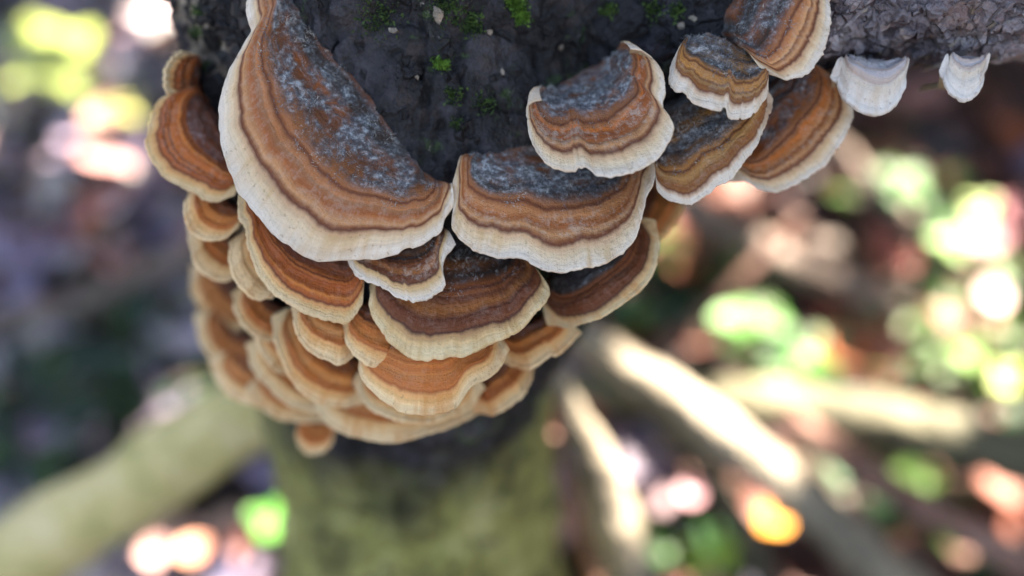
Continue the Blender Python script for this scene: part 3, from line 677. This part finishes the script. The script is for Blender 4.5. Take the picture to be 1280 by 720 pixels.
def scatter(name, label, cat, pts, cols, Lr, Wf, mat, tilt, zup, seed):
    rg = np.random.default_rng(seed); VV = []; CC = []; FF = []; lf = leaf_faces(4)
    PT = np.array(pts); GZ = ground_h(PT[:, 0], PT[:, 1])
    for (x, y), c, z in zip(pts, cols, GZ):
        L = rg.uniform(*Lr)
        V = leaf_shape(L, L * rg.uniform(*Wf), 4, rg.uniform(-.6, .8), rg.uniform(-.3, .6))
        V = place(V - np.array([L / 2, 0, 0]), (x, y, z + rg.uniform(*zup)), rg.uniform(0, 6.28), rg.normal(0, tilt), rg.normal(0, tilt))
        FF.append(lf + len(VV) * 12); VV.append(V); CC.append(np.tile(np.array(c), (12, 1)))
    o = mesh_obj(name, np.vstack(VV), np.vstack(FF), mat, col=np.vstack(CC))
    return tag(o, label, cat, None, 'stuff')

def leafmat(name, transl=.0, rough=.55, spec=.4):
    m = NT(name); tc = m.n('ShaderNodeTexCoord').outputs['Object']
    a = m.n('ShaderNodeAttribute', attribute_name='col').outputs['Color']
    v = m.math('MULTIPLY_ADD', m.noise(tc, 130, 4, .6), 1.2, .4)
    c = m.mix(1.0, a, m.n('ShaderNodeCombineColor', i_0=v, i_1=v, i_2=v).outputs[0], 'MULTIPLY')
    mat = m.out(c, rough, m.bump(m.noise(tc, 300, 3), .001), Specular_IOR_Level=spec)
    if transl:
        tr = m.n('ShaderNodeBsdfTranslucent', i_0=c); mx = m.n('ShaderNodeMixShader', i_0=transl, i_1=m.b.outputs[0], i_2=tr.outputs[0])
        m.t.links.new(mx.outputs[0], m.t.nodes['Material Output'].inputs[0])
    return mat
M_dead = leafmat('dead_leaf', .15, .5, .5); M_green = leafmat('green_leaf', .35, .4, .5)

rg = np.random.default_rng(3)
PAL_L = [lin(112, 100, 116), lin(90, 84, 104), lin(140, 116, 122), lin(74, 66, 78), lin(120, 84, 76), lin(60, 62, 76), lin(98, 92, 92), lin(150, 120, 126)]
PAL_R = [lin(116, 70, 58), lin(90, 52, 42), lin(140, 92, 82), lin(64, 44, 38), lin(126, 66, 42), lin(52, 42, 44), lin(150, 104, 96), lin(80, 62, 52)]
pts = []; cols = []
while len(pts) < 7000:
    y = rg.uniform(2, 190); x = rg.uniform(-1, 1) * (30 + y * .9)
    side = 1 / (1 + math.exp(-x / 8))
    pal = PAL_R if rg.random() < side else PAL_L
    c = np.array(pal[rg.integers(len(pal))]) * rg.uniform(.3, 1.5) * (3.0 if x < 0 else 1.3)  # leaves left of centre brightened, skylight painted into their colour
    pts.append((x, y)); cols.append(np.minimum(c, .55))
while len(pts) < 14000:                      # the same carpet beyond the view
    x = rg.normal(0, 110); y = rg.normal(60, 110)
    if 2 < y < 190 and abs(x) < 30 + y * .9: continue
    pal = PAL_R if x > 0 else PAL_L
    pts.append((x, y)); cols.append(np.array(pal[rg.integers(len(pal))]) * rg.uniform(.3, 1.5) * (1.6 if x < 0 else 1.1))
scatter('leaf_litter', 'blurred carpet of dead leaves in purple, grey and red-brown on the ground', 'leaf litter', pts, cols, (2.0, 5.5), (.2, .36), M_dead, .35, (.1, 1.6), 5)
PAL_G = [lin(72, 120, 52), lin(104, 150, 64), lin(60, 100, 60), lin(120, 160, 84), lin(84, 132, 90)]
pts = []; cols = []
patches_g = [(1130, 240, 7), (1180, 290, 5), (960, 400, 6), (1000, 440, 4), (1210, 430, 6), (1260, 400, 6), (830, 310, 4), (800, 395, 4), (1250, 470, 5), (1120, 520, 4), (880, 350, 3), (1230, 330, 5), (880, 690, 5), (60, 470, 8), (110, 520, 8), (160, 505, 6), (40, 560, 6), (145, 395, 3), (95, 240, 3), (170, 440, 3), (1140, 640, 5), (1100, 390, 3)]
for px_, py_, rr in patches_g:
    c0 = gpix(px_, py_, 2)
    for q in range(int(rr * 3)):
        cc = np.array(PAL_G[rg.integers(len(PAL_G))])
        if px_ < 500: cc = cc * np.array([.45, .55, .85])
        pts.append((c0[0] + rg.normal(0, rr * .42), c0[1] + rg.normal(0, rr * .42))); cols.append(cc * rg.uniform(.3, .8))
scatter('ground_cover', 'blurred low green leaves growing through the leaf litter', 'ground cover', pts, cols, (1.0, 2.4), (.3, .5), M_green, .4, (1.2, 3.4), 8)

# ------------------------------------------------------------------ sticks and logs (out of focus)
def stick(name, label, cat, rows, mat, group, seed, nu=40, nv=90, amp=.12):
    C = cam_ctrl(rows)
    P, r, T, D, th = tube(C, nu, nv, 0)
    Qs = P[:, None] + D * r[:, None, None]
    dsp = (fbm(Qs * .5 / max(.5, r.mean()), 3, seed) * amp * 2.4 + fbm(Qs * 2, 3, seed + 1) * amp) * r.mean()
    V = (Qs + D * dsp[..., None]).reshape(-1, 3)
    V = np.vstack([V, P[:1] - T[:1] * .3 * r[0], P[-1:] + T[-1:] * .3 * r[-1]])
    F = grid_faces(nu, nv, True); a = len(V) - 2; b = len(V) - 1
    F3 = np.vstack([F[:, :3], F[:, [0, 2, 3]], [[(k + 1) % nu, k, a] for k in range(nu)], [[(nv - 1) * nu + k, (nv - 1) * nu + (k + 1) % nu, b] for k in range(nu)]])
    o = mesh_obj(name, V, F3, mat, None, P[0])
    # knots and twig stubs
    return tag(o, label, cat, group)
GRP = 'fallen sticks and poles behind the trunk'
stick('mossy_log', 'thick pale mossy log slanting from behind the trunk to the lower left corner', 'log', [(430, 445, 26.5, 1.1), (330, 503, 27, 1.2), (170, 606, 28, 1.35), (0, 712, 29.5, 1.45), (-200, 832, 32, 1.5), (-420, 950, 34, 1.4)], M_mosslog, GRP, 101)
stick('grey_pole', 'straight grey pole with sunlit patches running from the cluster to the lower right', 'pole', [(600, 330, 33, .6), (720, 415, 33.5, .68), (860, 510, 34, .8), (990, 612, 34.5, .88), (1120, 728, 35, .95), (1320, 900, 37, .95)], M_greypole, GRP, 111)
stick('fallen_log', 'olive log with blazing sunlit top lying across the right side', 'log', [(700, 478, 43, .8), (830, 494, 42, 1.0), (1000, 512, 41, 1.2), (1150, 534, 40, 1.25), (1300, 582, 39, 1.2), (1480, 655, 38, 1.1)], M_olive, GRP, 121)
stick('red_brown_stick', 'red-brown stick crossing the lower right corner below the olive log', 'stick', [(980, 520, 37, .5), (1080, 590, 37, .62), (1180, 650, 37, .65), (1300, 716, 37, .65), (1500, 820, 37, .6)], M_redstick, GRP, 131)
stick('dark_stick', 'thin dark olive stick left of the grey pole', 'stick', [(740, 430, 38, .6), (850, 545, 38.5, .62), (915, 640, 39, .6), (970, 740, 39, .6), (1060, 880, 39, .55)], M_darkstick, GRP, 141)
stick('brown_stick', 'brown stick with pale end behind the right side of the cluster', 'stick', [(800, 230, 52, .8), (880, 270, 52, .9), (980, 325, 52, .95), (1075, 362, 52, .9), (1110, 376, 52, .7)], M_brownstick, GRP, 151)
stick('upright_twig', 'pinkish brown twig below the whitish young bracket', 'stick', [(1000, 150, 60, .8), (1050, 195, 60, .8), (1100, 246, 60, .85), (1190, 320, 60, .8)], M_brownstick, GRP, 161)
stick('pink_brown_stick', 'bent pinkish brown stick lying across the litter at left', 'stick', [(-120, 416, 54, .75), (0, 404, 54, .8), (110, 382, 54, .8), (170, 345, 54, .75), (250, 312, 54, .7), (340, 290, 55, .6)], M_brownstick, GRP, 171)
stick('sunlit_root', 'pale sunlit root dropping beside the green stem', 'root', [(680, 440, 26, .35), (712, 510, 27, .45), (748, 590, 28, .7), (770, 660, 29, .8), (790, 740, 30, .8), (830, 900, 33, .8)], M_greypole, GRP, 181)
stick('thin_twig', 'thin pale twig between the green stem and the sunlit root', 'stick', [(690, 540, 28, .14), (715, 620, 28, .18), (735, 690, 28.5, .2), (760, 780, 29, .2)], M_redstick, GRP, 191, nu=16, nv=40)
stick('dark_root', 'dark rotten branch lying far behind at upper right', 'branch', [(1020, 165, 72, 1.4), (1120, 160, 72, 1.6), (1220, 166, 72, 1.6), (1400, 176, 72, 1.5)], M_brownstick, GRP, 201)
stick('slender_twig', 'slender brown twig between the olive log and the red-brown stick', 'stick', [(820, 560, 45, .3), (960, 575, 45, .32), (1100, 600, 45, .35), (1300, 622, 45, .3)], M_brownstick, GRP, 221, nu=20)
stick('slender_twig', 'slender twig crossing steeply under the broad grey-hearted bracket', 'stick', [(930, 225, 62, .35), (985, 300, 62, .4), (1010, 390, 62, .4), (1060, 470, 62, .35)], M_redstick, GRP, 231, nu=20)
stick('slender_twig', 'slender twig running from the sunlit seedlings up to the right border', 'stick', [(860, 420, 58, .35), (1010, 360, 58, .4), (1150, 352, 58, .4), (1320, 330, 58, .35)], M_brownstick, GRP, 241, nu=20)
stick('slender_twig', 'slender twig dropping to the bottom edge right of the grey pole', 'stick', [(1000, 560, 40, .22), (1060, 640, 40, .28), (1090, 700, 40, .3), (1130, 800, 40, .3)], M_darkstick, GRP, 251, nu=20)
stick('slender_twig', 'slender grey twig lying in the litter above the mossy log', 'stick', [(-60, 500, 50, .3), (60, 480, 50, .35), (180, 488, 50, .35), (300, 460, 50, .3)], M_brownstick, GRP, 261, nu=20)
stick('slender_twig', 'slender twig slanting up from the grey pole past the glaring seedling', 'stick', [(760, 500, 48, .3), (850, 420, 48, .32), (930, 345, 48, .32), (1000, 270, 48, .28)], M_redstick, GRP, 271, nu=20)
stick('slender_twig', 'slender red twig near the bottom right corner under the red-brown stick', 'stick', [(1020, 640, 42, .3), (1130, 690, 42, .34), (1240, 700, 42, .34), (1340, 730, 42, .3)], M_redstick, GRP, 281, nu=20)
stick('slender_twig', 'slender twig parallel to the brown stick, just below it', 'stick', [(850, 320, 56, .35), (950, 372, 56, .38), (1060, 420, 56, .38), (1180, 480, 56, .32)], M_brownstick, GRP, 291, nu=20)
stick('rotten_stick', 'dull brown rotten stick lying in shade beyond the olive log', 'stick', [(1000, 400, 56, 1.4), (1100, 412, 55, 1.7), (1220, 420, 54, 1.6), (1340, 440, 53, 1.4)], M_redstick, GRP, 211)

# ------------------------------------------------------------------ single leaves and seedlings
def one_leaf(label, x, y, Lpx, col, kind='dead', h=2.2, yaw=None, seed=0):
    rg = np.random.default_rng(seed + 300)
    p = gpix(x, y, h); d = depth_of(p); L = Lpx * d / FPX
    V = leaf_shape(L, L * rg.uniform(.30, .42), 9, rg.uniform(.1, .6), rg.uniform(.1, .4)) - np.array([L / 2, 0, 0])
    V = place(V, p, rg.uniform(0, 6.28) if yaw is None else yaw, rg.normal(0, .15), rg.normal(-.2, .2))
    nm = 'fallen_leaf' if kind == 'dead' else 'green_leaf'
    o = mesh_obj(nm, V, leaf_faces(9), M_dead if kind == 'dead' else M_green, None, p, col=np.tile(np.array(col), (len(V), 1)))
    return tag(o, label, 'leaf', 'single leaves on the ground')
one_leaf('pink dead leaf hanging in the blur left of the trunk, the larger one', 128, 205, 95, lin(214, 160, 156), seed=1)
one_leaf('reddish dead leaf just below the larger pink one, left of the trunk', 122, 258, 70, lin(176, 108, 100), seed=2)
one_leaf('pale pink leaf near the top left, right of the green rosette', 155, 62, 60, lin(196, 152, 154), seed=3)
one_leaf('whitish pink leaf at the top left beside the bark edge', 186, 18, 55, lin(224, 204, 208), seed=4)
one_leaf('pale mauve leaf at the very top left', 75, 8, 60, lin(150, 130, 142), seed=5)
one_leaf('mauve leaf at the left border at mid height', 14, 200, 60, lin(128, 108, 122), seed=6)
one_leaf('dull red leaf at the left border below the mauve one', 20, 290, 60, lin(112, 78, 74), seed=7)
one_leaf('lilac leaf low at left above the mossy log', 65, 535, 60, lin(126, 108, 136), seed=8)
one_leaf('glowing orange leaf at lower right beside the grey pole', 965, 650, 62, lin(226, 150, 54), seed=9, h=4)
one_leaf('pink leaf on the dark soil right of the green stem', 862, 618, 40, lin(196, 150, 158), seed=10, h=4)
one_leaf('dark pink leaf at the right border', 1262, 275, 70, lin(170, 110, 116), seed=11)
one_leaf('pale pink leaf below the dark pink one at the right border', 1230, 305, 60, lin(190, 140, 146), seed=12)
one_leaf('red leaf lying near the brown stick at right', 1110, 315, 70, lin(150, 74, 62), seed=13)
one_leaf('rusty orange leaf at right of centre', 1060, 440, 80, lin(150, 84, 50), seed=14)
one_leaf('bright pink-white leaf at the right border above the green leaves', 1240, 370, 46, lin(226, 190, 188), seed=15)
one_leaf('dark red leaf left of the grey-green patch at right', 1045, 385, 60, lin(134, 62, 48), seed=16)
one_leaf('pink leaf at the bottom edge below the mossy log', 195, 690, 46, lin(206, 160, 152), seed=17, h=5)
one_leaf('salmon leaf at the bottom edge beside the pink one', 240, 690, 44, lin(200, 142, 118), seed=18, h=5)
one_leaf('dusky red leaf near the bottom left of the green stem', 305, 690, 46, lin(120, 76, 72), seed=19, h=5)
one_leaf('dusky pink leaf at the bottom right by the pole', 1065, 645, 50, lin(150, 98, 96), seed=20, h=4)

def rosette(label, x, y, leaves, col, h=3.0, stemh=3.0, seed=0):
    """seedling: stem plus its leaves; leaves given as pixel tips"""
    rg = np.random.default_rng(seed + 700); p = gpix(x, y, h + stemh * 0)
    base = np.array([p[0], p[1], float(ground_h(np.array([p[0]]), np.array([p[1]]))[0]) - .3])
    t = thing('seedling', label, 'plant', base, 'green seedlings in the litter')
    th = np.linspace(0, 2 * math.pi, 8, endpoint=False)
    c = np.array([[*(base * (1 - s) + p * s), .14 * (1 - .4 * s)] for s in np.linspace(0, 1, 4)])
    SV = np.vstack([q[:3] + np.stack([np.cos(th) * q[3], np.sin(th) * q[3], th * 0], -1) for q in c])
    part('stem', SV, grid_faces(8, 4, True), M_green, t, col=np.tile(np.array(lin(96, 120, 60)), (len(SV), 1)))
    for tx, ty in leaves:
        tip = gpix(tx, ty, h + rg.uniform(-.3, .5)); v = tip - p; L = np.linalg.norm(v)
        V = leaf_shape(L, L * rg.uniform(.30, .38), 9, rg.uniform(-.2, .3), rg.uniform(.05, .25))
        V = place(V, p, math.atan2(v[1], v[0]), -math.asin(max(-1, min(1, v[2] / L))), rg.normal(0, .2))
        part('leaf', V, leaf_faces(9), M_green, t, col=np.tile(np.array(col) * rg.uniform(.85, 1.1), (len(V), 1)))
YG = lin(196, 212, 118); PG = lin(150, 190, 110); BGN = lin(96, 160, 72)
rosette('pale yellow-green seedling with spread leaves at the upper left', 62, 78, [(34, 30), (118, 42), (100, 118), (8, 112), (0, 62)], YG, seed=1)
rosette('low yellow-green seedling between the upper left one and the trunk', 146, 134, [(112, 142), (176, 118), (170, 150)], lin(206, 208, 128), seed=2)
rosette('bright sunlit seedling right of the cluster, the most glaring green spot', 940, 396, [(890, 400), (975, 384), (990, 410), (925, 380), (930, 420)], BGN, h=3, seed=3)
rosette('sunlit green seedling just above the olive log', 995, 440, [(975, 430), (1020, 440), (1035, 462), (990, 462)], BGN, seed=4)
rosette('small green seedling at right under the twig', 1188, 302, [(1160, 296), (1210, 292), (1196, 326)], PG, seed=5)
rosette('yellow-green seedling near the right border, above mid height', 1225, 255, [(1204, 248), (1246, 248), (1224, 280)], lin(186, 206, 140), seed=6)
rosette('green seedling at the right border below mid height', 1260, 468, [(1240, 455), (1280, 455), (1262, 492), (1242, 484)], YG, seed=7)
rosette('green seedling beside the right border, above the other one', 1210, 440, [(1186, 436), (1234, 428), (1214, 462)], PG, seed=8)
rosette('round green seedling poking up in front of the olive log', 1118, 538, [(1100, 530), (1136, 532), (1118, 558)], BGN, h=6, seed=9)
rosette('lime green seedling at the bottom edge right of centre', 885, 696, [(838, 680), (930, 680), (920, 715), (860, 724)], lin(170, 200, 84), h=4, seed=10)
rosette('dark green seedling near the yellow-brown bracket at right', 1126, 232, [(1096, 220), (1150, 214), (1160, 246), (1110, 256)], lin(70, 124, 56), seed=11)
rosette('bright green seedling behind the right flank of the cluster', 826, 310, [(806, 330), (846, 296), (836, 336)], lin(84, 150, 48), seed=12)
rosette('sunlit green seedling between the mossy log and the green stem', 338, 650, [(310, 640), (350, 622), (366, 660), (330, 680)], BGN, h=6, seed=13)
rosette('teal green seedling low at right behind the red-brown stick', 1135, 640, [(1105, 640), (1160, 630), (1150, 660)], lin(40, 104, 100), h=4, seed=14)
rosette('green seedling low in the cluster\'s shadow at right', 790, 392, [(770, 396), (806, 384), (800, 408)], lin(84, 140, 50), seed=15)

# ------------------------------------------------------------------ unseen leaves added overhead to shade the spot, gaps placed for sun flecks
def sun_spots():
    L = []
    def gnd(x, y, r, h=2.5): L.append((gpix(x, y, h), r))
    def at(x, y, d, r): L.append((pix(x, y, d), r))
    gnd(905, 398, 1.1, 3); gnd(955, 392, 1.5, 3); gnd(985, 402, 1.2, 3); gnd(992, 438, 1.0, 3); gnd(1022, 452, 1.0, 3)
    for x, y in ((1010, 482), (1050, 488), (1090, 495), (1130, 505), (1170, 518), (1200, 535)): at(x, y, 39.5, 1.5)
    at(930, 478, 40.5, .9)
    for x, y in ((900, 532), (920, 552)): at(x, y, 33.2, 1.0)
    at(980, 582, 33.4, .8); at(785, 462, 33, .5); at(830, 490, 33.1, .4)
    for x, y in ((750, 580), (765, 620), (772, 655), (735, 520)): at(x, y, 27.5, .8)
    gnd(245, 468, 1.0)
    gnd(338, 650, 1.6, 6); gnd(330, 640, 1.0, 6); gnd(235, 700, 1.4, 5); gnd(260, 712, 1.2, 5); gnd(200, 705, .9, 5)
    gnd(1225, 255, 1.0, 3); gnd(1188, 300, 1.0, 3); gnd(1260, 470, 1.2, 3); gnd(1240, 370, .9); gnd(1262, 375, .9); gnd(1200, 440, .7, 3)
    gnd(1118, 538, .8, 6); gnd(965, 650, .8, 4); gnd(885, 690, .9, 4); gnd(862, 618, .5, 4)
    gnd(128, 200, .3); gnd(186, 18, .5); gnd(146, 134, .2, 3)
    pass
    for x, y, d in ((300, 490, 25.8), (240, 525, 26.2), (180, 565, 26.6), (110, 608, 27.2), (50, 645, 27.7)): at(x, y, d, .6)
    for x, y in ((40, 45), (100, 60), (85, 105), (25, 100)): gnd(x, y, -.15, 3)
    rp = np.random.default_rng(44)          # pinholes between the leaves
    for q in range(28):
        x = rp.uniform(760, 1290); y = rp.uniform(150, 720)
        if rp.random() < .06: x = rp.uniform(0, 200); y *= .4
        gnd(x, y, rp.uniform(.1, .5), rp.uniform(1, 4))
    return L
spots = sun_spots()
a1 = np.cross(SUN_TO, [0, 0, 1]); a1 /= np.linalg.norm(a1); a2 = np.cross(a1, SUN_TO)
ctr = np.array([4.0, 50, 8]); VV = []; FF = []; CC = []
def onplane(p): return np.array([(p - ctr) @ a1, (p - ctr) @ a2])
PROT = np.array([onplane(pix(x, y, d)) for x, y, d in [(1090, 105, 12.2), (1207, 95, 12.1), (1000, 150, 12.7), (970, 200, 12.7), (1040, 120, 12.8), (900, 190, 12.2), (860, 230, 12), (940, 40, 11.7),
    (900, 90, 11.7), (740, 130, 11.6), (800, 100, 11.7), (690, 250, 11.8), (760, 250, 11.8), (600, 250, 12), (560, 380, 12), (640, 360, 12), (430, 200, 12), (350, 120, 12), (300, 160, 12), (400, 260, 12), (480, 270, 12), (370, 350, 12.4),
    (230, 170, 12.8), (260, 300, 14.2), (270, 380, 14.4), (320, 440, 14.6), (420, 430, 13.6), (520, 470, 13.6), (480, 530, 14.5), (640, 470, 14), (750, 360, 13), (830, 270, 13.5), (600, 60, 11.8), (520, 40, 11.8), (1150, 20, 12), (1250, 30, 12),
    (500, 640, 20), (600, 620, 20.5), (420, 600, 20), (540, 580, 18), (680, 620, 21), (690, 690, 22), (560, 690, 21), (440, 690, 21),
    (640, 360, 32.5), (690, 395, 32.7), (1020, 635, 33.6), (1070, 685, 34), (1110, 720, 34.2), (720, 480, 42), (790, 488, 41), (860, 495, 40.5), (1260, 568, 38.5)]])
SP0 = np.array([onplane(p) for p, r in spots]); SR0 = np.array([r for p, r in spots])
keep = np.array([np.hypot(*(PROT - q).T).min() > max(r, .1) * 1.1 + .9 for q, r in zip(SP0, SR0)])
SP = SP0[keep]; SR = SR0[keep] * .55 + .22
rg = np.random.default_rng(12); lf = leaf_faces(4); kcount = 0
while kcount < 10400:
    if kcount < 8000: q = rg.uniform(-1, 1, 2) * np.array([125, 95])
    else: q = PROT[rg.integers(len(PROT))] + rg.normal(0, 1.6, 2)
    near = np.hypot(*(SP - q).T) - SR
    L = rg.uniform(7, 11) if kcount < 8000 else rg.uniform(3, 6)
    gap = near.min()
    if gap < L * .5:
        L = gap / .52          # a smaller leaf still fits beside the gap
        if L < 1.2:
            kcount += .2; continue
    W = L * .36; dist = rg.uniform(85, 125)
    V = leaf_shape(L, W, 4, rg.uniform(-.2, .3), rg.uniform(0, .2)) - np.array([L / 2, 0, 0])
    yaw = rg.uniform(0, 6.28); c, s = math.cos(yaw), math.sin(yaw)
    e1 = a1 * c + a2 * s; e2 = -a1 * s + a2 * c
    tl = rg.normal(0, .25, 2); e3 = np.cross(e1, e2); e3 = e3 if e3 @ SUN_TO > 0 else -e3
    W3 = V[:, :1] * (e1 + e3 * tl[0]) + V[:, 1:2] * (e2 + e3 * tl[1]) + V[:, 2:] * e3
    VV.append(ctr + a1 * q[0] + a2 * q[1] + SUN_TO * dist + W3); FF.append(lf + 12 * len(FF)); CC.append(np.tile(np.array(lin(60, 92, 44)) * rg.uniform(.6, 1.2), (12, 1)))
    kcount += 1
o = mesh_obj('added_shade_foliage', np.vstack(VV), np.vstack(FF), leafmat('added_canopy_leaf', .06), col=np.vstack(CC))
tag(o, 'unseen leaves added overhead to shade the ground and place the sun flecks', 'added shade foliage', None, 'stuff')
